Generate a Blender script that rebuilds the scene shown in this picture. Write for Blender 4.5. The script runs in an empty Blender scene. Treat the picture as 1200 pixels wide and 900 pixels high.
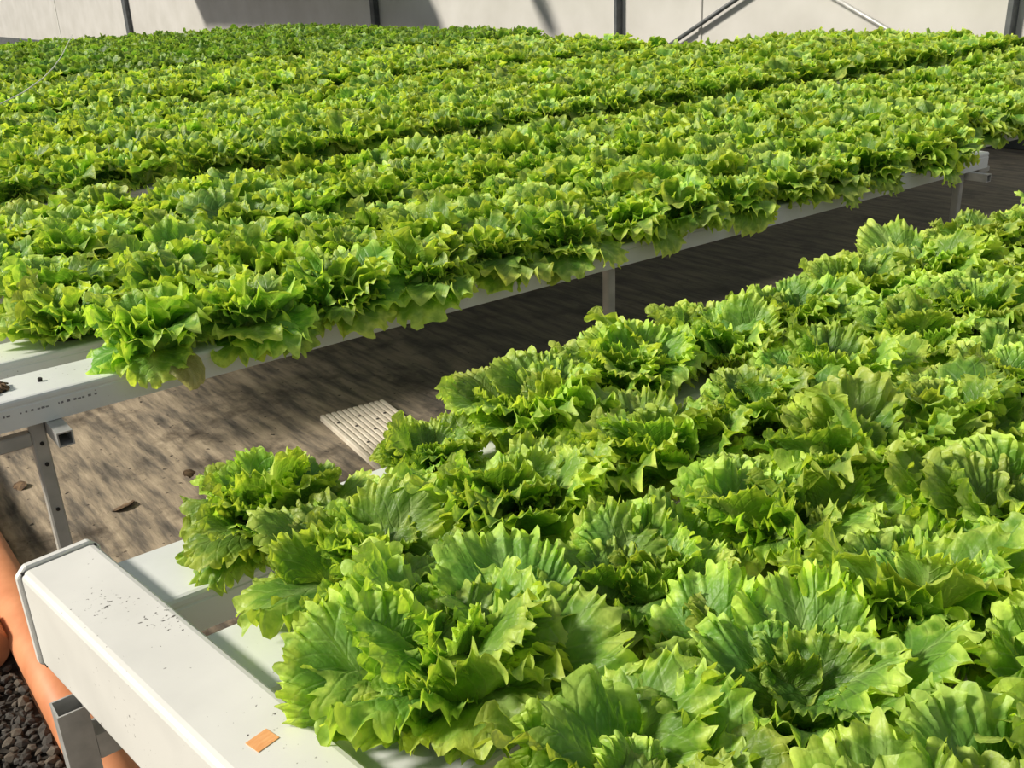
import bpy, bmesh, math, random
import numpy as np
from mathutils import Matrix, Vector

scene = bpy.context.scene
C = scene.collection
rnd = random.Random(7)
nrs = np.random.RandomState(11)

# ------------------------------------------------------------------ camera
F_PX, YAW, PITCH, ROLL = 1161.25, math.radians(53.079), math.radians(22.36), math.radians(-2.4648)
CAM = Vector((-0.2141, -1.1129, 1.3979))
cy, sy, cp, sp = math.cos(YAW), math.sin(YAW), math.cos(PITCH), math.sin(PITCH)
fwd = Vector((cy * cp, sy * cp, -sp))
rgt0 = Vector((sy, -cy, 0))
up0 = rgt0.cross(fwd)
rgt = math.cos(ROLL) * rgt0 + math.sin(ROLL) * up0
upv = -math.sin(ROLL) * rgt0 + math.cos(ROLL) * up0
cam_data = bpy.data.cameras.new('camera')
cam_data.sensor_fit = 'HORIZONTAL'
cam_data.sensor_width = 36.0
cam_data.lens = 36.0 * F_PX / 1200.0
cam_data.clip_start = 0.02
cam = bpy.data.objects.new('camera', cam_data)
M = Matrix((rgt, upv, -fwd)).transposed().to_4x4()
M.translation = CAM
cam.matrix_world = M
C.objects.link(cam)
scene.camera = cam

def in_frame(p, margin=0):
    d = Vector(p) - CAM
    z = d.dot(fwd)
    if z < 0.05:
        return False, z
    u = 600 + F_PX * d.dot(rgt) / z
    v = 450 - F_PX * d.dot(upv) / z
    return (-margin < u < 1200 + margin and -margin < v < 900 + margin), z

# ------------------------------------------------------------------ light
SUN_DIR = Vector((-0.72, 0.42, 0.56)).normalized()      # towards the sun
world = bpy.data.worlds.new('World')
scene.world = world
world.use_nodes = True
wb = world.node_tree.nodes['Background']
wb.inputs['Color'].default_value = (0.90, 0.95, 1.0, 1)
wb.inputs['Strength'].default_value = 0.30
sun_d = bpy.data.lights.new('sun', 'SUN')
sun_d.energy = 5.0
sun_d.angle = math.radians(9)
sun_d.color = (1.0, 0.92, 0.79)
sun = bpy.data.objects.new('sun', sun_d)
sun.rotation_euler = SUN_DIR.to_track_quat('Z', 'Y').to_euler()
sun.location = (-6, 4, 6)
C.objects.link(sun)
vs = scene.view_settings
vs.view_transform = 'Standard'
vs.look = 'None'
vs.exposure = 0.0
vs.gamma = 1.0
vs.use_curve_mapping = False

# ------------------------------------------------------------------ helpers
def obj(name, mesh, mat=None, parent=None, loc=None, rot=None):
    if isinstance(mesh, bmesh.types.BMesh):
        me = bpy.data.meshes.new(name)
        mesh.to_mesh(me)
        mesh.free()
        mesh = me
    if mat is not None and len(mesh.materials) == 0:
        mesh.materials.append(mat)
    o = bpy.data.objects.new(name, mesh)
    C.objects.link(o)
    if parent is not None:
        o.parent = parent
    if loc is not None:
        o.location = loc
    if rot is not None:
        o.rotation_euler = rot
    return o

def empty(name, loc=(0, 0, 0), rotz=0):
    o = bpy.data.objects.new(name, None)
    o.empty_display_size = 0.05
    C.objects.link(o)
    o.location = loc
    o.rotation_euler = (0, 0, rotz)
    return o

def tag(o, label=None, cat=None, group=None, kind=None):
    if label: o['label'] = label
    if cat: o['category'] = cat
    if group: o['group'] = group
    if kind: o['kind'] = kind
    return o

def box_bm(x0, x1, y0, y1, z0, z1, bevel=0.0, seg=2, bm=None):
    own = bm is None
    b = bmesh.new()
    bmesh.ops.create_cube(b, size=1)
    for v in b.verts:
        v.co = Vector(((x0 + x1) / 2 + v.co.x * (x1 - x0), (y0 + y1) / 2 + v.co.y * (y1 - y0), (z0 + z1) / 2 + v.co.z * (z1 - z0)))
    if bevel > 0:
        bmesh.ops.bevel(b, geom=list(b.edges), offset=bevel, segments=seg, affect='EDGES', profile=0.5)
    if own:
        return b
    me = bpy.data.meshes.new('tmp')
    b.to_mesh(me); b.free()
    bm.from_mesh(me)
    bpy.data.meshes.remove(me)
    return bm

def tube_bm(pts, r, n=10, caps=True):
    bm = bmesh.new()
    pts = [Vector(p) for p in pts]
    rings = []
    for i, p in enumerate(pts):
        t = (pts[min(i + 1, len(pts) - 1)] - pts[max(i - 1, 0)]).normalized()
        a = Vector((0, 0, 1)) if abs(t.z) < 0.9 else Vector((1, 0, 0))
        s = t.cross(a).normalized(); u = s.cross(t)
        rr = r[i] if isinstance(r, (list, tuple)) else r
        rings.append([bm.verts.new(p + rr * (math.cos(2 * math.pi * k / n) * s + math.sin(2 * math.pi * k / n) * u)) for k in range(n)])
    for a, b in zip(rings[:-1], rings[1:]):
        for k in range(n):
            f = bm.faces.new((a[k], a[(k + 1) % n], b[(k + 1) % n], b[k])); f.smooth = True
    if caps:
        bm.faces.new(rings[0][::-1]); bm.faces.new(rings[-1])
    return bm

def hollow_tube_bm(w, l, wall=0.002, closed_bottom=False):
    """square hollow section along +Z from 0 to l, open at both ends, centred on the axis"""
    bm = bmesh.new()
    h = w / 2
    def ring(s, z):
        return [bm.verts.new((x * s, y * s, z)) for x, y in ((-1, -1), (1, -1), (1, 1), (-1, 1))]
    o0, o1 = ring(h, 0), ring(h, l)
    i0, i1 = ring(h - wall, 0), ring(h - wall, l)
    for k in range(4):
        j = (k + 1) % 4
        bm.faces.new((o0[k], o0[j], o1[j], o1[k]))
        bm.faces.new((i0[j], i0[k], i1[k], i1[j]))
        bm.faces.new((o1[k], o1[j], i1[j], i1[k]))
        bm.faces.new((o0[j], o0[k], i0[k], i0[j]))
    return bm

# ------------------------------------------------------------------ materials
def new_mat(name):
    m = bpy.data.materials.new(name)
    m.use_nodes = True
    nt = m.node_tree
    return m, nt, nt.nodes, nt.links, nt.nodes['Principled BSDF']

def ramp(nodes, stops):
    r = nodes.new('ShaderNodeValToRGB')
    els = r.color_ramp.elements
    while len(els) < len(stops):
        els.new(0.5)
    for e, (p, c) in zip(els, stops):
        e.position = p
        e.color = (c[0], c[1], c[2], 1)
    return r

def noise_mat(name, c0, c1, scale=8, rough=0.5, bump=0.0, detail=4, metallic=0.0, spec=0.5, stretch=(1, 1, 1), lo=0.35, hi=0.65):
    m, nt, N, L, B = new_mat(name)
    tc = N.new('ShaderNodeTexCoord'); mp = N.new('ShaderNodeMapping')
    mp.inputs['Scale'].default_value = stretch
    L.new(tc.outputs['Object'], mp.inputs['Vector'])
    n = N.new('ShaderNodeTexNoise'); n.inputs['Scale'].default_value = scale; n.inputs['Detail'].default_value = detail
    L.new(mp.outputs['Vector'], n.inputs['Vector'])
    r = ramp(N, [(lo, c0), (hi, c1)])
    L.new(n.outputs['Fac'], r.inputs['Fac'])
    L.new(r.outputs['Color'], B.inputs['Base Color'])
    B.inputs['Roughness'].default_value = rough
    B.inputs['Metallic'].default_value = metallic
    B.inputs['Specular IOR Level'].default_value = spec
    if bump:
        b = N.new('ShaderNodeBump'); b.inputs['Strength'].default_value = bump; b.inputs['Distance'].default_value = 0.005
        L.new(n.outputs['Fac'], b.inputs['Height']); L.new(b.outputs['Normal'], B.inputs['Normal'])
    return m

def pvc_mat(name, base, dirt, patch=None):
    """white plastic with fine dirt specks; patch = (centre, radii) of a soiled spot in object space"""
    m, nt, N, L, B = new_mat(name)
    tc = N.new('ShaderNodeTexCoord')
    n1 = N.new('ShaderNodeTexNoise'); n1.inputs['Scale'].default_value = 9; n1.inputs['Detail'].default_value = 5
    L.new(tc.outputs['Object'], n1.inputs['Vector'])
    r1 = ramp(N, [(0.3, [c * 0.9 for c in base]), (0.6, base)])
    L.new(n1.outputs['Fac'], r1.inputs['Fac'])
    n2 = N.new('ShaderNodeTexNoise'); n2.inputs['Scale'].default_value = 170; n2.inputs['Detail'].default_value = 3
    L.new(tc.outputs['Object'], n2.inputs['Vector'])
    # specks only inside soft soiled areas
    n3 = N.new('ShaderNodeTexNoise'); n3.inputs['Scale'].default_value = 14; n3.inputs['Detail'].default_value = 2
    L.new(tc.outputs['Object'], n3.inputs['Vector'])
    thr = N.new('ShaderNodeMath'); thr.operation = 'MULTIPLY_ADD'
    thr.inputs[1].default_value = 0.30; thr.inputs[2].default_value = -0.15
    L.new(n3.outputs['Fac'], thr.inputs[0])
    add = N.new('ShaderNodeMath'); add.operation = 'ADD'
    L.new(n2.outputs['Fac'], add.inputs[0]); L.new(thr.outputs[0], add.inputs[1])
    last = add
    if patch:
        for pc, pr in patch:
            vm = N.new('ShaderNodeVectorMath'); vm.operation = 'SUBTRACT'; vm.inputs[1].default_value = pc
            L.new(tc.outputs['Object'], vm.inputs[0])
            vd = N.new('ShaderNodeVectorMath'); vd.operation = 'DIVIDE'; vd.inputs[1].default_value = pr
            L.new(vm.outputs[0], vd.inputs[0])
            ln = N.new('ShaderNodeVectorMath'); ln.operation = 'LENGTH'
            L.new(vd.outputs[0], ln.inputs[0])
            mr = N.new('ShaderNodeMapRange'); mr.inputs['From Min'].default_value = 0.2; mr.inputs['From Max'].default_value = 1.0
            mr.inputs['To Min'].default_value = 0.15; mr.inputs['To Max'].default_value = 0.0
            L.new(ln.outputs['Value'], mr.inputs['Value'])
            a2 = N.new('ShaderNodeMath'); a2.operation = 'ADD'
            L.new(last.outputs[0], a2.inputs[0]); L.new(mr.outputs[0], a2.inputs[1])
            last = a2
    r2 = ramp(N, [(0.71, (0, 0, 0)), (0.78, (1, 1, 1))])
    L.new(last.outputs[0], r2.inputs['Fac'])
    mx = N.new('ShaderNodeMix'); mx.data_type = 'RGBA'
    L.new(r2.outputs['Color'], mx.inputs['Factor'])
    L.new(r1.outputs['Color'], mx.inputs['A']); mx.inputs['B'].default_value = (*dirt, 1)
    L.new(mx.outputs['Result'], B.inputs['Base Color'])
    B.inputs['Roughness'].default_value = 0.38
    return m

def leaf_mat(name, dark, mid, edge, vein, transl, tmix=0.42):
    m, nt, N, L, B = new_mat(name)
    uv = N.new('ShaderNodeUVMap'); uv.uv_map = 'UVMap'
    sep = N.new('ShaderNodeSeparateXYZ'); L.new(uv.outputs['UV'], sep.inputs[0])
    def math_(op, a, b=None, c=None):
        n = N.new('ShaderNodeMath'); n.operation = op
        for i, x in enumerate((a, b, c)):
            if x is None: continue
            if isinstance(x, (int, float)): n.inputs[i].default_value = x
            else: L.new(x, n.inputs[i])
        return n.outputs[0]
    t = math_('ABSOLUTE', math_('MULTIPLY_ADD', sep.outputs['X'], 2.0, -1.0))
    r = sep.outputs['Y']
    tc = N.new('ShaderNodeTexCoord')
    nz = N.new('ShaderNodeTexNoise'); nz.inputs['Scale'].default_value = 55; nz.inputs['Detail'].default_value = 3
    L.new(tc.outputs['Object'], nz.inputs['Vector'])
    nb = N.new('ShaderNodeTexNoise'); nb.inputs['Scale'].default_value = 14; nb.inputs['Detail'].default_value = 2
    L.new(tc.outputs['Object'], nb.inputs['Vector'])
    # blade colour: green towards the heart of the blade, yellow-green at the frilled rim
    sfac = math_('ADD', math_('MULTIPLY', r, 0.95), math_('MULTIPLY', math_('SUBTRACT', nz.outputs['Fac'], 0.5), 0.55))
    rb = ramp(N, [(0.05, edge), (0.28, mid), (0.58, dark), (0.78, mid), (0.93, edge)])
    L.new(sfac, rb.inputs['Fac'])
    # veins: midrib plus side veins leaving it at an angle
    midrib = math_('SUBTRACT', 1.0, math_('SMOOTH_MIN', math_('MULTIPLY', math_('MULTIPLY', t, r), 16.0), 1.0, 0.2))
    midrib = math_('MULTIPLY', math_('MAXIMUM', midrib, 0.0), math_('SUBTRACT', 1.15, r))
    ph = math_('FRACT', math_('MULTIPLY', math_('ADD', math_('SUBTRACT', r, math_('MULTIPLY', t, 1.5)), math_('MULTIPLY', nb.outputs['Fac'], 0.2)), 6.0))
    sv = math_('SUBTRACT', 1.0, math_('MULTIPLY', math_('ABSOLUTE', math_('SUBTRACT', ph, 0.5)), 7.0))
    sv = math_('MAXIMUM', sv, 0.0)
    veins = math_('MINIMUM', math_('ADD', midrib, math_('MULTIPLY', sv, 0.20)), 1.0)
    mx = N.new('ShaderNodeMix'); mx.data_type = 'RGBA'
    L.new(veins, mx.inputs['Factor']); L.new(rb.outputs['Color'], mx.inputs['A']); mx.inputs['B'].default_value = (*vein, 1)
    # leaf to leaf variation
    oi = N.new('ShaderNodeObjectInfo'); gi = N.new('ShaderNodeNewGeometry')
    rv = math_('FRACT', math_('ADD', oi.outputs['Random'], gi.outputs['Random Per Island']))
    hs = N.new('ShaderNodeHueSaturation')
    L.new(math_('MULTIPLY_ADD', rv, 0.03, 0.488), hs.inputs['Hue'])
    rv2 = math_('FRACT', math_('MULTIPLY', rv, 7.31))
    L.new(math_('MULTIPLY_ADD', rv2, 0.50, 0.76), hs.inputs['Value'])
    hs.inputs['Saturation'].default_value = 1.0
    L.new(mx.outputs['Result'], hs.inputs['Color'])
    L.new(hs.outputs['Color'], B.inputs['Base Color'])
    B.inputs['Roughness'].default_value = 0.46
    B.inputs['Specular IOR Level'].default_value = 0.45
    hgt = math_('ADD', math_('MULTIPLY', nz.outputs['Fac'], 0.8), math_('MULTIPLY', veins, -0.7))
    bp = N.new('ShaderNodeBump'); bp.inputs['Strength'].default_value = 0.8; bp.inputs['Distance'].default_value = 0.006
    L.new(hgt, bp.inputs['Height']); L.new(bp.outputs['Normal'], B.inputs['Normal'])
    tr = N.new('ShaderNodeBsdfTranslucent')
    tm = N.new('ShaderNodeMix'); tm.data_type = 'RGBA'; tm.blend_type = 'MULTIPLY'
    tm.inputs['Factor'].default_value = 1.0
    L.new(hs.outputs['Color'], tm.inputs['A']); tm.inputs['B'].default_value = (*transl, 1)
    L.new(tm.outputs['Result'], tr.inputs['Color']); L.new(bp.outputs['Normal'], tr.inputs['Normal'])
    ms = N.new('ShaderNodeMixShader'); ms.inputs['Fac'].default_value = tmix
    L.new(B.outputs['BSDF'], ms.inputs[1]); L.new(tr.outputs['BSDF'], ms.inputs[2])
    L.new(ms.outputs['Shader'], N['Material Output'].inputs['Surface'])
    return m

LEAF = leaf_mat('lettuce_leaf', (0.135, 0.285, 0.044), (0.225, 0.405, 0.050), (0.58, 0.74, 0.14), (0.45, 0.62, 0.22), (1.6, 1.5, 0.55), 0.40)
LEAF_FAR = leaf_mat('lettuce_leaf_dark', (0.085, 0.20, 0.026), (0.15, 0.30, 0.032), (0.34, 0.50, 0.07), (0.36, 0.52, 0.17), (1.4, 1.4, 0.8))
WILT = leaf_mat('wilted_leaf', (0.32, 0.32, 0.10), (0.42, 0.42, 0.16), (0.55, 0.52, 0.22), (0.6, 0.6, 0.35), (1.2, 1.15, 0.8))
HEADER_PVC = pvc_mat('header_pvc', (0.80, 0.80, 0.76), (0.10, 0.09, 0.08), [((-0.045, -0.135, 0.0), (0.045, 0.055, 0.4)), ((-0.02, -0.20, 0.0), (0.04, 0.05, 0.4))])
PVC = pvc_mat('channel_pvc', (0.76, 0.79, 0.78), (0.22, 0.20, 0.17))
GALV = noise_mat('galvanised_steel', (0.36, 0.37, 0.36), (0.58, 0.58, 0.56), scale=30, rough=0.45, metallic=0.35, lo=0.3, hi=0.7)
LEG_M = noise_mat('painted_leg', (0.34, 0.34, 0.31), (0.47, 0.46, 0.42), scale=18, rough=0.5)
DARK = noise_mat('dark_rubber', (0.012, 0.012, 0.012), (0.03, 0.027, 0.022), scale=40, rough=0.8)
INK = noise_mat('print_ink', (0.16, 0.16, 0.17), (0.24, 0.24, 0.25), scale=40, rough=0.7)
ORANGE = noise_mat('orange_pipe', (0.62, 0.23, 0.10), (0.78, 0.33, 0.16), scale=10, rough=0.45)
STICKER = noise_mat('orange_sticker', (0.80, 0.36, 0.13), (0.88, 0.46, 0.20), scale=60, rough=0.6, stretch=(1, 6, 1))
SLAT = noise_mat('cream_slat', (0.50, 0.45, 0.36), (0.68, 0.63, 0.53), scale=14, rough=0.55)
STONE = noise_mat('gravel_stone', (0.035, 0.033, 0.03), (0.13, 0.12, 0.105), scale=22, rough=0.85, bump=0.6)
STONE2 = noise_mat('gravel_stone_brown', (0.07, 0.055, 0.04), (0.22, 0.19, 0.15), scale=26, rough=0.85, bump=0.6)
SOIL = noise_mat('dark_soil', (0.012, 0.010, 0.008), (0.05, 0.04, 0.03), scale=40, rough=0.95, bump=0.8)
DRY = noise_mat('dry_leaf', (0.06, 0.035, 0.02), (0.20, 0.13, 0.07), scale=30, rough=0.9)
STEEL_DK = noise_mat('wall_steel', (0.06, 0.07, 0.075), (0.11, 0.12, 0.125), scale=12, rough=0.5)
STRING = noise_mat('white_string', (0.7, 0.72, 0.66), (0.85, 0.86, 0.8), scale=30, rough=0.7)
SHADOW_PANEL = noise_mat('grey_shadow_panel', (0.30, 0.31, 0.32), (0.38, 0.39, 0.40), scale=3, rough=0.6)

def film_mat():
    m, nt, N, L, B = new_mat('wall_film')
    tc = N.new('ShaderNodeTexCoord')
    n = N.new('ShaderNodeTexNoise'); n.inputs['Scale'].default_value = 2.2; n.inputs['Detail'].default_value = 4
    L.new(tc.outputs['Object'], n.inputs['Vector'])
    r = ramp(N, [(0.3, (0.74, 0.73, 0.69)), (0.7, (0.84, 0.83, 0.80))])
    L.new(n.outputs['Fac'], r.inputs['Fac']); L.new(r.outputs['Color'], B.inputs['Base Color'])
    B.inputs['Roughness'].default_value = 0.35
    tr = N.new('ShaderNodeBsdfTranslucent'); L.new(r.outputs['Color'], tr.inputs['Color'])
    ms = N.new('ShaderNodeMixShader'); ms.inputs['Fac'].default_value = 0.3
    L.new(B.outputs['BSDF'], ms.inputs[1]); L.new(tr.outputs['BSDF'], ms.inputs[2])
    L.new(ms.outputs['Shader'], N['Material Output'].inputs['Surface'])
    return m
FILM = film_mat()

def floor_mat():
    """weathered ground sheet: tan with long grey-brown streaks, damp dirt blotches and specks"""
    m, nt, N, L, B = new_mat('ground_sheet')
    tc = N.new('ShaderNodeTexCoord')
    mp = N.new('ShaderNodeMapping'); mp.inputs['Rotation'].default_value = (0, 0, math.radians(18)); mp.inputs['Scale'].default_value = (9.0, 1.3, 1)
    L.new(tc.outputs['Object'], mp.inputs['Vector'])
    a = N.new('ShaderNodeTexNoise'); a.inputs['Scale'].default_value = 2.4; a.inputs['Detail'].default_value = 7; a.inputs['Roughness'].default_value = 0.62
    L.new(mp.outputs['Vector'], a.inputs['Vector'])
    ra = ramp(N, [(0.30, (0.05, 0.046, 0.04)), (0.42, (0.17, 0.145, 0.115)), (0.55, (0.38, 0.31, 0.225)), (0.72, (0.58, 0.48, 0.35))])
    L.new(a.outputs['Fac'], ra.inputs['Fac'])
    b = N.new('ShaderNodeTexNoise'); b.inputs['Scale'].default_value = 3.6; b.inputs['Detail'].default_value = 6; b.inputs['Roughness'].default_value = 0.65
    L.new(tc.outputs['Object'], b.inputs['Vector'])
    rb = ramp(N, [(0.52, (0, 0, 0)), (0.68, (1, 1, 1))])
    L.new(b.outputs['Fac'], rb.inputs['Fac'])
    mx = N.new('ShaderNodeMix'); mx.data_type = 'RGBA'
    L.new(rb.outputs['Color'], mx.inputs['Factor']); L.new(ra.outputs['Color'], mx.inputs['A']); mx.inputs['B'].default_value = (0.055, 0.04, 0.027, 1)
    c = N.new('ShaderNodeTexNoise'); c.inputs['Scale'].default_value = 38; c.inputs['Detail'].default_value = 3
    L.new(tc.outputs['Object'], c.inputs['Vector'])
    rc = ramp(N, [(0.66, (0, 0, 0)), (0.72, (1, 1, 1))])
    L.new(c.outputs['Fac'], rc.inputs['Fac'])
    my = N.new('ShaderNodeMix'); my.data_type = 'RGBA'
    L.new(rc.outputs['Color'], my.inputs['Factor']); L.new(mx.outputs['Result'], my.inputs['A']); my.inputs['B'].default_value = (0.03, 0.022, 0.016, 1)
    L.new(my.outputs['Result'], B.inputs['Base Color'])
    B.inputs['Roughness'].default_value = 0.75
    # the sheet darkens towards +X: shade under the beds, put into its colour
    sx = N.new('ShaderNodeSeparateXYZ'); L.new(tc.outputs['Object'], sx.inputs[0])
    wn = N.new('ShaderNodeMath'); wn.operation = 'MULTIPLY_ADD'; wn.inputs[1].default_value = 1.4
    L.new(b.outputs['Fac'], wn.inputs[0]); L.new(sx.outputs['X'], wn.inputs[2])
    shade_fac = N.new('ShaderNodeMapRange'); shade_fac.inputs['From Min'].default_value = 1.5; shade_fac.inputs['From Max'].default_value = 2.7
    shade_fac.inputs['To Min'].default_value = 0.0; shade_fac.inputs['To Max'].default_value = 0.72
    L.new(wn.outputs[0], shade_fac.inputs['Value'])
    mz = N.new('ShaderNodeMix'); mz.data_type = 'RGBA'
    L.new(shade_fac.outputs[0], mz.inputs['Factor']); L.new(my.outputs['Result'], mz.inputs['A']); mz.inputs['B'].default_value = (0.045, 0.045, 0.043, 1)
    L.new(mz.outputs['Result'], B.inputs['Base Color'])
    bp = N.new('ShaderNodeBump'); bp.inputs['Strength'].default_value = 0.5; bp.inputs['Distance'].default_value = 0.01
    L.new(a.outputs['Fac'], bp.inputs['Height']); L.new(bp.outputs['Normal'], B.inputs['Normal'])
    return m

# ------------------------------------------------------------------ setting
XW = 7.6
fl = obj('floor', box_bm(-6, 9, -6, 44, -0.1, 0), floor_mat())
tag(fl, 'tan weathered ground sheet with dirt streaks under the growing beds', 'floor', kind='structure')

wall = obj('wall_back', box_bm(XW + 0.0, XW + 0.12, -4, 43, 0.0, 0.22, 0.01), STEEL_DK)
tag(wall, 'translucent cream greenhouse wall behind the lettuce beds', 'wall', kind='structure')
post_y = [-1.6, 2.842, 7.10, 12.18, 23.2, 40.5]
edges_y = sorted([-4] + post_y + [5.97, 29.2] + [43])
for a, b in zip(edges_y[:-1], edges_y[1:]):
    obj('film_panel', box_bm(XW + 0.03, XW + 0.036, a + 0.006, b - 0.006, 0.2, 3.2, 0.002, 1), FILM, wall)
    if b not in post_y and b < 43:
        obj('seam_strip', box_bm(XW + 0.015, XW + 0.05, b - 0.018, b + 0.018, 0.2, 3.2, 0.004, 1), STRING if b > 20 else FILM, wall)
for y in post_y:
    w = 0.05 if y < 12 else (0.11 if y < 13 else 0.22)
    obj('post', box_bm(XW - 0.06, XW + 0.028, y - w / 2, y + w / 2, 0, 3.3, 0.006, 1), STEEL_DK, wall)
obj('top_rail', box_bm(XW - 0.03, XW + 0.06, -4, 43, 3.2, 3.3, 0.008, 1), STEEL_DK, wall)
def brace(y0, z0, y1, z1, r, mat):
    obj('brace', tube_bm([(XW - 0.03, y0, z0), (XW - 0.03, y1, z1)], r, 8), mat, wall)
# chevron braces climbing to a common point above the frame
brace(7.05, 0.32, 4.97, 1.37, 0.022, STEEL_DK)
brace(2.88, 0.42, 4.97, 1.37, 0.020, GALV)
for (y0, y1, lab) in ((11.07, 19.36, 'long grey panel added on the back wall to cast a shadow'), (8.72, 8.92, 'short grey panel added on the back wall to cast a shadow')):
    caster = obj('shadow_panel', box_bm(6.55, XW - 0.02, y0, y1, 1.52, 1.56, 0.006, 1), SHADOW_PANEL)  # unseen panel, added above the view to throw the slanted wall shadow
    tag(caster, lab, 'shadow panel')
    for y in (y0 + 0.05, (y0 + y1) / 2, y1 - 0.05):
        obj('arm', tube_bm([(XW - 0.05, y, 2.1), (6.6, y, 1.57)], 0.015, 8), STEEL_DK, caster)

# ------------------------------------------------------------------ near bed: header box, channels, frame
ZH, ZC = 0.80, 0.775          # header top, channel top
HA = math.radians(-7.163)
WH, HH = 0.088, 0.131
WC, SPC, HC = 0.125, 0.209, 0.053
# header: local -Y runs along the box towards the photographer; the box's far end is at the origin
hd = empty('header_box', (0, 0, ZH), -HA)
hd.rotation_euler = (0, 0, 0)
axis = Vector((-math.sin(HA), -math.cos(HA), 0))            # along the box, away from its end cap
hd.rotation_euler = (0, 0, math.atan2(axis.x, -axis.y))
tag(hd, 'long white plastic header box with end cap at the corner of the near bed', 'header box')
hb = box_bm(-WH, 0, -1.7, 0.0, -HH, 0, 0)
es = [e for e in hb.edges if abs(e.verts[0].co.y - e.verts[1].co.y) > 1]
bmesh.ops.bevel(hb, geom=es, offset=0.009, segments=3, affect='EDGES', profile=0.5)
obj('body', hb, HEADER_PVC, hd)
cap = box_bm(-WH - 0.004, 0.004, 0.0025, 0.0125, -HH - 0.004, 0.004, 0)
es = [e for e in cap.edges if abs(e.verts[0].co.y - e.verts[1].co.y) > 0.005]
bmesh.ops.bevel(cap, geom=es, offset=0.011, segments=1, affect='EDGES')
bmesh.ops.bevel(cap, geom=list(cap.edges), offset=0.0015, segments=1, affect='EDGES')
ec = obj('end_cap', cap, HEADER_PVC, hd)
gs = box_bm(-WH + 0.001, -0.001, -0.001, 0.003, -HH + 0.001, -0.0012)
obj('gasket', gs, DARK, ec)
stk = obj('sticker', box_bm(-0.011, 0.011, -0.009, 0.009, 0.0, 0.0008), STICKER, hd)
stk['label'] = 'small orange paper sticker'
pl = Vector((0.009, -0.438, 0))
cl, sl = math.cos(hd.rotation_euler.z), math.sin(hd.rotation_euler.z)
stk.location = (cl * pl.x + sl * pl.y, -sl * pl.x + cl * pl.y, 0.0)
stk.rotation_euler = (0, 0, 0.1)

ORD = ['first', 'second', 'third', 'fourth', 'fifth', 'sixth', 'seventh', 'eighth', 'ninth', 'tenth', 'eleventh', 'twelfth', 'thirteenth',
       'fourteenth', 'fifteenth', 'sixteenth', 'seventeenth', 'eighteenth', 'nineteenth', 'twentieth']
for base_, nm in ((20, 'twenty'), (30, 'thirty'), (40, 'forty')):
    if base_ > 20:
        ORD.append({30: 'thirtieth', 40: 'fortieth'}[base_])
    ORD += [nm + '-' + o for o in ORD[:9]]

def channel_bm(x0, x1, y, slant=0.0):
    """one growing channel: shallow flat-topped gully with rounded shoulders and a side groove"""
    b = bmesh.new()
    h, w = HC, WC / 2
    prof = [(-w, -h), (-w, -0.016), (-w + 0.0015, -0.0145), (-w + 0.0015, -0.012), (-w, -0.0105), (-w, -0.005), (-w + 0.002, -0.0015), (-w + 0.006, 0)]
    prof = prof + [(-a, c) for a, c in prof[::-1]]
    r0 = [b.verts.new((x0 - slant * a, y + a, ZC + c)) for a, c in prof]
    r1 = [b.verts.new((x1, y + a, ZC + c)) for a, c in prof]
    n = len(prof)
    for k in range(n):
        b.faces.new((r0[k], r0[(k + 1) % n], r1[(k + 1) % n], r1[k]))
    b.faces.new(r0[::-1]); b.faces.new(r1)
    bmesh.ops.recalc_face_normals(b, faces=list(b.faces))
    return b

near_rows = [-0.077 - SPC * k for k in range(7)]
for k, y in enumerate(near_rows):
    xs = -y * math.tan(-HA)        # the header's inner face at this row
    o = obj('grow_channel', channel_bm(xs - 0.004, 3.1, y, -math.tan(-HA) * -1.0), PVC)
    tag(o, 'white grow channel in the near bed, %s from the aisle' % ORD[k], 'grow channel', 'grow channels of the near bed')

nf = empty('support_frame', (-0.083, -0.082, 0))
tag(nf, 'galvanised square-tube frame under the near bed, open post beside the gravel', 'frame')
p_ = obj('post', hollow_tube_bm(0.033, 0.66, 0.0022), GALV, nf); p_.location = (0, 0, 0)
a_ = obj('crossbar', hollow_tube_bm(0.033, 3.1, 0.0022), GALV, nf); a_.location = (0.017, 0.0, 0.60); a_.rotation_euler = (0, math.pi / 2, 0)
for xx, yy in ((1.5, 0), (3.1, 0), (0.3, -1.25), (1.5, -1.25), (3.1, -1.25)):
    q = obj('leg', hollow_tube_bm(0.033, 0.6, 0.0022), GALV, nf); q.location = (xx, yy, 0)
for xx in (0.3, 1.5, 3.1):
    q = obj('crossbar', hollow_tube_bm(0.033, 1.5, 0.0022), GALV, nf); q.location = (xx, 0.06, 0.70 - 0.0); q.rotation_euler = (math.pi / 2, 0, 0)
q = obj('crossbar', hollow_tube_bm(0.033, 3.0, 0.0022), GALV, nf); q.location = (0.2, -1.25, 0.60); q.rotation_euler = (0, math.pi / 2, 0)

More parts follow.
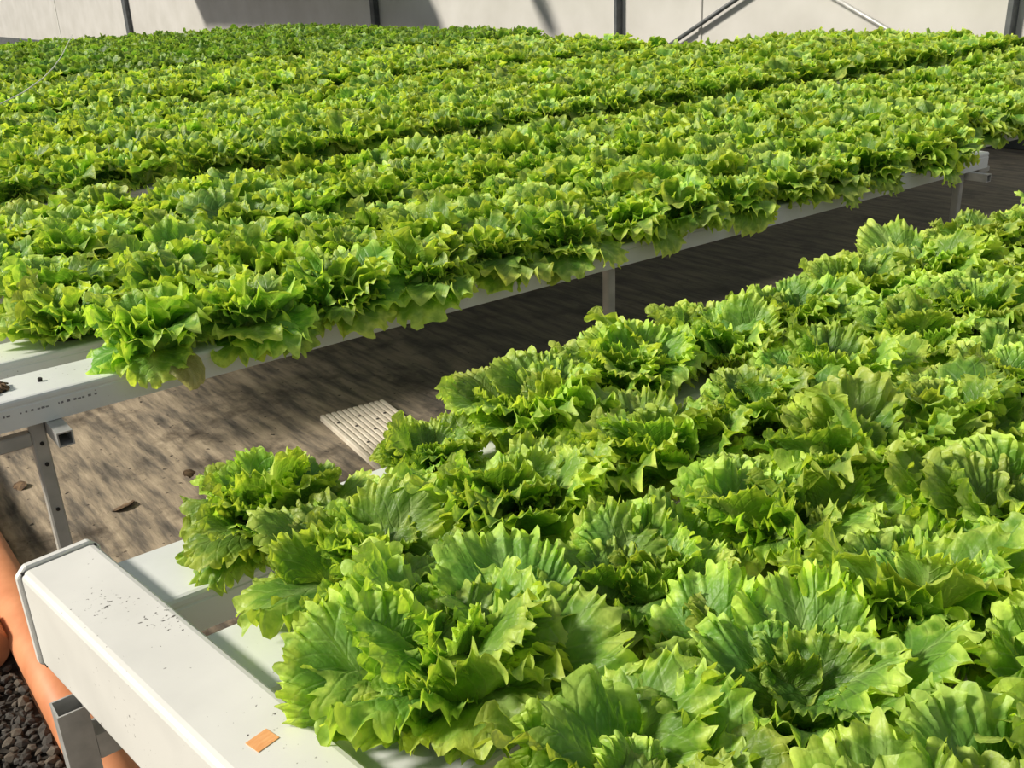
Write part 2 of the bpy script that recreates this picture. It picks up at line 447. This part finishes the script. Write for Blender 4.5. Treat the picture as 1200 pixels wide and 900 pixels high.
# ------------------------------------------------------------------ middle bed: channels, frame
mid_rows = [0.681, 0.890, 1.099, 1.385, 1.594, 1.803]
for k, y in enumerate(mid_rows):
    x1 = 3.178 if k == 0 else 6.6
    x0 = -0.12
    o = obj('grow_channel', channel_bm(x0, x1, y), PVC)
    tag(o, ('white grow channel along the front of the middle bed, with faint print on its side' if k == 0 else
            'white grow channel in the middle bed, %s from the aisle' % ORD[k]), 'grow channel', 'grow channels of the middle bed')
    if k == 0:
        # faint maker's print: a broken line of tiny marks too small to read
        bm = bmesh.new()
        x = 0.02
        rr = random.Random(3)
        while x < 0.175:
            w = rr.uniform(0.002, 0.006)
            hgt = rr.uniform(0.0025, 0.0042)
            box_bm(x, x + w, y - WC / 2 - 0.0004, y - WC / 2 + 0.0002, 0.7475, 0.7475 + hgt, bm=bm)
            x += w + rr.choice((0.0015, 0.002, 0.0025, 0.006, 0.016))
        pr = obj('side_print', bm, INK, o)
        pr['label'] = 'faint dark line of tiny print'
        # an empty planting hole with dried root fibres
        bm = bmesh.new()
        bmesh.ops.create_cone(bm, cap_ends=True, segments=18, radius1=0.028, radius2=0.024, depth=0.004)
        h_ = obj('planting_hole', bm, DARK, o, (0.025, y + 0.008, ZC + 0.001))
        bm = bmesh.new()
        rr = random.Random(5)
        for q in range(46):
            a = rr.uniform(0, 6.28); r0 = rr.uniform(0, 0.02); a2 = a + rr.uniform(-1.2, 1.2); r1 = rr.uniform(0.02, 0.034)
            p0 = Vector((r0 * math.cos(a), r0 * math.sin(a), 0.004 + rr.uniform(0, 0.008)))
            p1 = Vector((r1 * math.cos(a2), r1 * math.sin(a2), 0.003))
            pm = (p0 + p1) / 2 + Vector((0, 0, rr.uniform(0.002, 0.008)))
            t = tube_bm([p0, pm, p1], 0.0018, 5)
            me = bpy.data.meshes.new('t'); t.to_mesh(me); t.free(); bm.from_mesh(me); bpy.data.meshes.remove(me)
        rt = obj('dried_roots', bm, DRY, o, (0.02, y + 0.008, ZC))
        rt['kind'] = 'stuff'
        obj('peg', tube_bm([(0.099, y - 0.002, ZC - 0.002), (0.1, y - 0.003, ZC + 0.006)], 0.004, 8), DARK, o)

mf = empty('support_frame', (0.07, 0.645, 0))
tag(mf, 'grey steel leg frame under the middle bed', 'frame')
for X in (0.07, 1.424, 3.049, 4.7, 6.3):
    dx = X - 0.07
    for yy in (0.0,):
        q = obj('leg', box_bm(-0.0125, 0.0125, -0.0125, 0.0125, 0, 0.722, 0.003, 1), LEG_M, mf); q.location = (dx, yy, 0)
    if X < 0.1 or X > 1.5:
        q = obj('crossbar', hollow_tube_bm(0.026, 1.36, 0.0025), GALV, mf); q.location = (dx + 0.026, 1.27, 0.708); q.rotation_euler = (math.pi / 2, 0, 0)
    else:
        q = obj('crossbar', hollow_tube_bm(0.026, 1.24, 0.0025), GALV, mf); q.location = (dx + 0.026, 1.27, 0.708); q.rotation_euler = (math.pi / 2, 0, 0)
    if X < 0.1:
        for zz in (0.55, 0.64, 0.68):
            obj('bolt', tube_bm([(0.001, -0.0125, zz), (0.001, -0.0155, zz)], 0.0035, 8), DARK, mf)
q = obj('rail', box_bm(-0.55, -0.0125, -0.011, 0.011, 0.678, 0.703, 0.002, 1), LEG_M, mf)
q = obj('leg', box_bm(-0.0125, 0.0125, -0.0125, 0.0125, 0, 0.703, 0.003, 1), LEG_M, mf); q.location = (-0.56, 0, 0)
q = obj('end_bracket', box_bm(3.085, 3.16, -0.01, 0.02, 0.70, 0.72, 0.003, 1), LEG_M, mf)

# further beds: (front row y, number of rows, end x)
far_beds = [(2.42, 9, 7.0), (4.75, 9, 5.85), (7.05, 10, 6.55), (9.5, 16, 6.5)]
ch_me = None
for (y0, n, xe) in far_beds:
    for k in range(n):
        y = y0 + SPC * k
        xs = max(-0.12, -0.12 + (y - 2.4) * 0.10)
        o = obj('grow_channel', channel_bm(xs, xe + 0.05, y), PVC)
        tag(o, 'white grow channel buried under lettuce in the beds behind the gap', 'grow channel', 'channels of the rear beds')

# ------------------------------------------------------------------ lettuce leaves
def leaf_arrays(nt, nr, seed, kind, ruffle=1.0, lobes=None):
    """a fan-shaped frilled leaf; grid lines run out from the stalk like its veins. +Y is outward, +Z up."""
    rs = np.random.RandomState(seed)
    P = {'inner': dict(L=0.088, e0=80, e1=40, cup=13.0, ex=0.80),
         'mid': dict(L=0.112, e0=66, e1=10, cup=4.5, ex=0.70),
         'outer': dict(L=0.140, e0=40, e1=-38, cup=-3.0, ex=0.72)}[kind]
    L = P['L'] * rs.uniform(0.92, 1.10)
    e0 = math.radians(P['e0'] + rs.uniform(-6, 6)); e1 = math.radians(P['e1'] + rs.uniform(-20, 20))
    cup = P['cup'] * rs.uniform(0.4, 1.5)
    t = np.linspace(-1, 1, nt + 1)
    r = 1 - (1 - np.linspace(0, 1, nr + 1)) ** 1.45
    T, Rr = np.meshgrid(t, r)
    A = math.radians(87)
    # rounded blade: a near-circle through the foot of the stalk, slightly lobed
    p = rs.uniform(0, 6.28, 10)
    out = L * np.clip(np.cos(T * A), 1e-3, 1) ** (P['ex'] * rs.uniform(0.9, 1.1)) * (1 + 0.05 * np.sin(4.3 * T + p[0]) + 0.035 * np.sin(9 * T + p[1]))
    n1 = rs.uniform(5.0, 7.5)                       # broad waves
    n2 = (lobes or 25) * rs.uniform(0.9, 1.1)        # frills
    warp = 0.06 * np.sin(5 * T + p[4]) + 0.03 * np.sin(13 * T + p[5])
    ph1 = n1 * math.pi * (T + warp) + p[2]
    ph2 = n2 * math.pi * (T + 0.7 * warp) + p[3]
    ph3 = 1.62 * ph2 + p[6]
    am = 0.75 + 0.35 * np.sin(6.1 * T + p[7])
    E1 = Rr ** 3.6; E2 = Rr ** 9; E3 = Rr ** 11
    open_ = np.clip((Rr - 0.04) / 0.36, 0, 1); open_ = open_ * open_ * (3 - 2 * open_)
    ang = T * A * (0.18 + 0.82 * open_)
    ang = ang + ruffle * (0.20 / n2 * E2 * np.sin(2 * ph2) + 0.14 / n1 * E1 * np.sin(2 * ph1))
    rad = out * Rr * (1 + ruffle * (0.048 * E3 * am * np.cos(ph2 + 0.9) - 0.025 * E3 * (1 - np.cos(2 * ph1)) + 0.018 * E3 * np.sin(ph3)))
    x = rad * np.sin(ang); y = rad * np.cos(ang)
    k = L / 0.12
    dz = ruffle * k * (0.0095 * E1 * np.sin(ph1) * (0.7 + 0.5 * np.sin(3.3 * T + p[8])) + 0.0074 * am * E2 * np.sin(ph2) + 0.0020 * E3 * np.sin(ph3))
    dz = dz - 0.003 * np.exp(-(T * 7) ** 2) * Rr * (1 - Rr) * 4                   # sunken midrib
    dz = dz + 0.0005 * np.cos((Rr - 1.5 * np.abs(T)) * 6 * 2 * math.pi) * Rr * (1 - Rr ** 4)
    # blistered blade between the veins
    bl = np.sin(21 * T + 3 * np.sin(7 * Rr + p[9]) + p[0]) * np.sin(17 * Rr + 2 * np.sin(6 * T + p[1]) + p[5])
    dz = dz + 0.0024 * k * bl * Rr * (1 - E3)
    dz = dz + rs.normal(0, 0.0005, dz.shape) * Rr
    dz = dz - rs.uniform(-0.3, 1.0) * 0.006 * Rr ** 8                              # rim rolled back
    dz = dz + 0.007 * k * Rr ** 1.5 * np.sin(1.6 * math.pi * T + p[8]) * rs.uniform(0.3, 1.0)
    twist = rs.uniform(-1.8, 1.8)
    kap = cup + 0.01
    dz = dz + (1 - np.cos(kap * x)) / kap + twist * x * y * 1.5
    x = np.sin(kap * x) / kap
    yy = np.clip(y, 0, None)
    s = yy / L
    ss = np.linspace(0, 1.4, 141)
    ee = e0 + (e1 - e0) * ss ** 1.25
    cyy = np.concatenate([[0], np.cumsum(np.cos((ee[1:] + ee[:-1]) / 2) * np.diff(ss))]) * L
    czz = np.concatenate([[0], np.cumsum(np.sin((ee[1:] + ee[:-1]) / 2) * np.diff(ss))]) * L
    py = np.interp(s, ss, cyy); pz = np.interp(s, ss, czz); el = np.interp(s, ss, ee)
    V = np.stack([x, py - np.sin(el) * dz, pz + np.cos(el) * dz], -1).reshape(-1, 3)
    i = np.arange(nr)[:, None] * (nt + 1) + np.arange(nt)[None, :]
    Fq = np.stack([i, i + 1, i + nt + 2, i + nt + 1], -1).reshape(-1, 4)
    UV = np.stack([(T + 1) / 2, Rr], -1).reshape(-1, 2)
    return V, Fq, UV

def mesh_from(name, V, Fq, UV, mat):
    me = bpy.data.meshes.new(name)
    nv, nf = len(V), len(Fq)
    me.vertices.add(nv); me.vertices.foreach_set('co', V.astype(np.float32).ravel())
    me.loops.add(nf * 4); me.loops.foreach_set('vertex_index', Fq.astype(np.int32).ravel())
    me.polygons.add(nf)
    me.polygons.foreach_set('loop_start', np.arange(0, nf * 4, 4, dtype=np.int32))
    me.polygons.foreach_set('use_smooth', np.ones(nf, dtype=bool))
    uvl = me.uv_layers.new(name='UVMap')
    uvl.data.foreach_set('uv', UV[Fq.ravel()].astype(np.float32).ravel())
    me.update(calc_edges=True)
    me.materials.append(mat)
    return me

HI, MIDL, LOW = {}, {}, {}
for kind, n in (('inner', 5), ('mid', 9), ('outer', 8)):
    HI[kind] = [mesh_from('leaf', *leaf_arrays(240, 10, 100 + 17 * i + len(kind), kind), LEAF) for i in range(n)]
    MIDL[kind] = [mesh_from('leaf', *leaf_arrays(100, 7, 500 + 13 * i + len(kind), kind, 1.25, 13), LEAF) for i in range(n)]
    LOW[kind] = [leaf_arrays(22, 3, 900 + 11 * i + len(kind), kind, 1.5, 5) for i in range(n)]
plug_bm = bmesh.new()
bmesh.ops.create_cone(plug_bm, cap_ends=True, segments=16, radius1=0.026, radius2=0.023, depth=0.006)
PLUG = bpy.data.meshes.new('root_plug'); plug_bm.to_mesh(PLUG); plug_bm.free(); PLUG.materials.append(DARK)

def head_leaves(rs, counts):
    """pose of every leaf in one head: (kind, index, rotz, tilt, roll, scale, z)"""
    out = []
    a = rs.uniform(0, 6.28)
    for kind, n in counts:
        for j in range(n):
            a += 2.39996 + rs.uniform(-0.5, 0.5)
            tilt = rs.gauss(0, 11) if kind != 'inner' else rs.gauss(-6, 13)
            sc = rs.uniform(0.74, 1.18)
            out.append((kind, rs.randrange(64), a, math.radians(tilt), math.radians(rs.gauss(0, 11)), sc,
                        {'inner': 0.022, 'mid': 0.012, 'outer': 0.004}[kind] + rs.uniform(0, 0.006)))
    return out

def make_head(loc, lib, counts, rs, label, group, size, plug=False, spread=0.055):
    h = empty('lettuce', loc)
    tag(h, label, 'lettuce', group)
    for kind, idx, az, tilt, roll, sc, z in head_leaves(rs, counts):
        me = lib[kind][idx % len(lib[kind])]
        o = bpy.data.objects.new('leaf', me)
        C.objects.link(o)
        o.parent = h
        rr = rs.uniform(0.0, spread * min(size, 1.0) if kind == 'mid' else 0.016)
        o.location = (rr * -math.sin(az), rr * math.cos(az), z)
        o.rotation_euler = (tilt, roll, az + (rs.gauss(0, 0.75 if spread < 0.06 else 1.1) if kind == 'mid' else 0.0))
        s = sc * size
        o.scale = (s, s, s * rs.uniform(0.92, 1.1))
    if plug:
        o = bpy.data.objects.new('root_plug', PLUG); C.objects.link(o); o.parent = h; o.location = (0, 0, 0.0)
    return h

# collect all planting spots, nearest first
spots = []
PX = 0.205
for k, y in enumerate(near_rows):
    i = 0
    x = (0.195, 0.22, 0.185, 0.17, 0.13, 0.15, 0.15)[k]
    while x < 3.0:
        ok, z = in_frame((x, y, ZC + 0.1), 150)
        if ok:
            spots.append((z, 'near', k, i, x + rnd.uniform(-0.022, 0.022), y + rnd.uniform(-0.02, 0.02)))
        i += 1; x += PX
for k, y in enumerate(mid_rows):
    i = 0
    x = 0.285 if k == 0 else (0.25 if k % 2 == 0 else 0.17)
    if k == 1: x = 0.215
    xe = 3.12 if k == 0 else 6.55
    while x < xe:
        ok, z = in_frame((x, y, ZC + 0.1), 120)
        if ok:
            spots.append((z, 'middle', k, i, x + rnd.uniform(-0.015, 0.015), y + rnd.uniform(-0.012, 0.012)))
            i += 1
        x += PX
row = 0
for bi, (y0, n, xe) in enumerate(far_beds):
    for k in range(n):
        y = y0 + SPC * k
        x = 0.2 + rnd.uniform(-0.05, 0.05); i = 0
        while x < xe:
            ok, z = in_frame((x, y, ZC + 0.1), 100)
            if ok:
                spots.append((z, 'rear%d' % bi, k, i, x + rnd.uniform(-0.02, 0.02), y + rnd.uniform(-0.015, 0.015)))
                i += 1
            x += PX
spots.sort(key=lambda s: s[0])
single, rest = spots[:300], spots[300:]
for z, bed, k, i, x, y in single:
    rs = random.Random(int(x * 1000) * 31 + int(y * 1000))
    if bed == 'near':
        lab = 'frilly green lettuce in the near bed, %s from the white box, %s row from aisle' % (ORD[i], ORD[k])
        grp = 'lettuces of the near bed'
        size = rs.uniform(0.84, 1.0)
        if k == 0 and i < 2:
            size = (0.82, 0.60)[i]          # the two young plants nearest the box on the aisle side
        make_head((x, y, ZC), HI, (('inner', 3), ('mid', 19), ('outer', 8)), rs, lab, grp, size, plug=(i < 2), spread=0.078)
    elif bed == 'middle':
        lab = 'frilly lettuce in the middle bed, %s from its left end, %s row from front' % (ORD[i], ORD[k])
        grp = 'lettuces of the middle bed'
        far_ = x > 4.0
        hd_ = make_head((x, y, ZC), MIDL, (('inner', 3), ('mid', 10 if far_ else 13), ('outer', 5 if far_ or (i == 0 and k == 0) else 6)), rs, lab, grp, rs.uniform(0.92, 1.12), plug=(i < 2))
        if k == 0 or (k == 1 and x > 2.9):
            # older leaves hanging down over the channel's side towards the aisle
            for j in range((0 if i == 0 else 3) if k == 0 else 7):
                o = bpy.data.objects.new('leaf', MIDL['outer'][rs.randrange(8)])
                C.objects.link(o); o.parent = hd_
                o.location = (rs.uniform(-0.03, 0.03), -0.02, 0.008)
                o.rotation_euler = (math.radians(rs.uniform(-26, 6)), math.radians(rs.gauss(0, 8)), math.pi + (0.9 if i == 0 and k == 0 else rs.uniform(-0.85, 0.85)))
                q_ = rs.uniform(0.85, 1.15) * (1.0 if k == 0 else 1.25)
                o.scale = (q_, q_, q_)
    else:
        lab = ('frilly lettuce in the %s bed behind the narrow gap, %s from left, %s row back' % ({'rear0': 'first', 'rear1': 'second'}.get(bed, 'next'), ORD[i], ORD[k]))
        grp = 'lettuces behind the narrow gap'
        make_head((x, y, ZC), MIDL, (('inner', 3), ('mid', 10), ('outer', 5)), rs, lab, grp, rs.uniform(1.0, 1.2))

def rot_np(rx, ry, rz):
    return np.array(Matrix.Rotation(rz, 3, 'Z') @ Matrix.Rotation(ry, 3, 'Y') @ Matrix.Rotation(rx, 3, 'X'))
Vs, Fs, Us, Ms, off = [], [], [], [], 0
for z, bed, k, i, x, y in rest:
    rs = random.Random(int(x * 1000) * 17 + int(y * 1000))
    far_ = y > 5
    for kind, idx, az, tilt, roll, sc, zz in head_leaves(rs, (('inner', 2), ('mid', 7 if far_ else 8), ('outer', 2 if far_ else 3))):
        V, Fq, UV = LOW[kind][idx % len(LOW[kind])]
        W = (V * (sc * 1.2)) @ rot_np(tilt, roll, az).T + np.array([x, y, ZC + zz])
        Vs.append(W); Fs.append(Fq + off); Us.append(UV); off += len(V)
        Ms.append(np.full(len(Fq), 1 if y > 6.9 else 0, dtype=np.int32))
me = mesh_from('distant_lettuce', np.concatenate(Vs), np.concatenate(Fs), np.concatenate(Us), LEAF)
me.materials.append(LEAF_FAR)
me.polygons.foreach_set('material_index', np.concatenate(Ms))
o = obj('distant_lettuce', me)
tag(o, 'wide mass of frilly lettuce filling the rear beds back to the wall', 'lettuce', kind='stuff')

# wilted leaf hanging over the edge of the front channel, under the first head
wl = None
for o in C.objects:
    if o.get('label', '').startswith('frilly lettuce in the middle bed, first from its left end, first row'):
        wl = o
if wl:
    me = mesh_from('wilted_leaf', *leaf_arrays(22, 10, 77, 'outer', 0.7), WILT)
    q = obj('wilted_leaf', me, None, wl)
    q.location = (0.024, -0.056, 0.014); q.rotation_euler = (math.radians(-42), math.radians(4), math.pi + 0.05); q.scale = (0.42, 0.68, 0.68)
    q['label'] = 'pale wilted leaf hanging over the channel edge'

# ------------------------------------------------------------------ ground things
pp = obj('drain_pipe', tube_bm([(0.028, 2.3, 0.052), (0.028, -0.5, 0.052)], 0.052, 28), ORANGE)
tag(pp, 'long orange drain pipe on the ground below the header box', 'pipe')
pp2 = empty('drain_pipe', (-0.078, 1.06, 0.06))
tag(pp2, 'short thick orange pipe end beside the gravel', 'pipe')
obj('barrel', tube_bm([(0, 0.004, 0), (0, 1.2, 0)], 0.052, 28), ORANGE, pp2)
obj('collar', tube_bm([(0, 0.0, 0), (0, 0.006, 0), (0, 0.09, 0), (0, 0.1, 0)], [0.056, 0.060, 0.060, 0.053], 28), ORANGE, pp2)

gv = obj('gravel_strip', box_bm(-1.0, -0.022, -0.6, 1.06, -0.004, 0.006), SOIL)
tag(gv, 'strip of dark grey gravel on the ground beside the orange pipe', 'gravel')
stone_meshes = []
for i in range(9):
    bm = bmesh.new()
    bmesh.ops.create_icosphere(bm, subdivisions=1 if i else 1, radius=1)
    rr = random.Random(40 + i)
    sx, sy_, sz_ = rr.uniform(0.8, 1.3), rr.uniform(0.65, 1.0), rr.uniform(0.5, 0.8)
    for v in bm.verts:
        f = rr.uniform(0.78, 1.15)
        v.co = Vector((v.co.x * sx * f, v.co.y * sy_ * f, v.co.z * sz_ * f))
    me = bpy.data.meshes.new('stone'); bm.to_mesh(me); bm.free()
    me.materials.append(STONE if i % 3 else STONE2)
    stone_meshes.append(me)
n_st = 0
rr = random.Random(77)
gy = 0.30
pts = []
while gy < 1.05:
    gx = -0.20
    while gx < -0.03:
        pts.append((gx + rr.uniform(-0.006, 0.006), gy + rr.uniform(-0.006, 0.006)))
        gx += 0.0205
    gy += 0.0215
pts.sort(key=lambda q: (q[0] + 0.1) ** 2 * 4 + (q[1] - 0.75) ** 2)
for i, (x, y) in enumerate(pts[:295]):
    o = bpy.data.objects.new('stone', stone_meshes[rr.randrange(9)])
    C.objects.link(o); o.parent = gv
    s = rr.choice((0.009, 0.011, 0.012, 0.014, 0.017))
    o.scale = (s, s, s); o.location = (x, y, 0.006 + s * 0.45 + rr.uniform(0, 0.008)); o.rotation_euler = (rr.uniform(-.5, .5), rr.uniform(-.5, .5), rr.uniform(0, 6.28))
bm = bmesh.new()
for i in range(2600):
    x, y = rr.uniform(-0.98, -0.035), rr.uniform(-0.58, 1.05)
    if x > -0.2 and y > 0.3:
        if rr.random() > 0.12: continue
    s = rr.uniform(0.009, 0.016)
    mt = Matrix.Translation((x, y, 0.006 + s * 0.35)) @ Matrix.Rotation(rr.uniform(0, 6.28), 4, 'Z') @ Matrix.Diagonal((s * 1.2, s * 0.9, s * 0.7, 1))
    bmesh.ops.create_icosphere(bm, subdivisions=1, radius=1, matrix=mt)
g2 = obj('loose_stones', bm, STONE, gv); g2['kind'] = 'stuff'

# ribbed board lying on the ground under the beds
rb = empty('ribbed_board', (1.136, 1.80, 0.0))
tag(rb, 'cream ribbed plastic board lying on the ground between the beds', 'board')
obj('backing', box_bm(0, 0.245, -1.0, 0, 0.0, 0.008, 0.001, 1), SLAT, rb)
rib_bm = box_bm(0, 0.0165, -1.0, 0, 0.006, 0.02, 0.004, 2)
rib_me = bpy.data.meshes.new('rib'); rib_bm.to_mesh(rib_me); rib_bm.free(); rib_me.materials.append(SLAT)
for k in range(12):
    o = bpy.data.objects.new('rib', rib_me); C.objects.link(o); o.parent = rb; o.location = (0.001 + k * 0.0204, 0, 0)
rr = random.Random(9)
dot_bm = bmesh.new(); bmesh.ops.create_cone(dot_bm, cap_ends=True, segments=10, radius1=0.006, radius2=0.005, depth=0.002)
dot_me = bpy.data.meshes.new('dirt_spot'); dot_bm.to_mesh(dot_me); dot_bm.free(); dot_me.materials.append(SOIL)
for k, yy in ((1, -0.10), (3, -0.16), (5, -0.09), (5, -0.22), (7, -0.15), (9, -0.12), (8, -0.28), (2, -0.30), (10, -0.24), (4, -0.36), (6, -0.38), (11, -0.33)):
    o = bpy.data.objects.new('dirt_spot', dot_me); C.objects.link(o); o.parent = rb; o.location = (0.009 + k * 0.0204, yy, 0.0205)
rb.rotation_euler = (0, 0, math.radians(-6))

# dry leaves and crumbs on the ground sheet
dry_me = mesh_from('dry_leaf', *leaf_arrays(14, 7, 5, 'outer', 1.4), DRY)
for (x, y, s, a, lab) in ((0.42, 1.62, 0.55, 0.4, 'curled dark dry leaf on the ground sheet beside the grey leg'),
                          (0.22, 2.0, 0.4, 2.0, 'small dry leaf on the ground under the left end of the middle bed'),
                          (0.62, 1.72, 0.35, 4.1, 'small brown dry leaf on the ground sheet between leg and ribbed board')):
    q = obj('dry_leaf', dry_me, None, None, (x, y, 0.012), (math.radians(-28), 0, a))
    q.scale = (s, s, s * 0.5)
    tag(q, lab, 'dry leaf')

st = obj('string', tube_bm([(2.544, 9.142, 1.060), (2.060, 7.541, 1.040), (1.624, 6.078, 1.030), (1.316, 5.104, 1.020), (1.098, 4.454, 1.015), (0.868, 3.863, 1.005), (0.702, 3.568, 0.990)], 0.0028, 6), STRING)
tag(st, 'thin white string trailing over the rear lettuce beds', 'string')
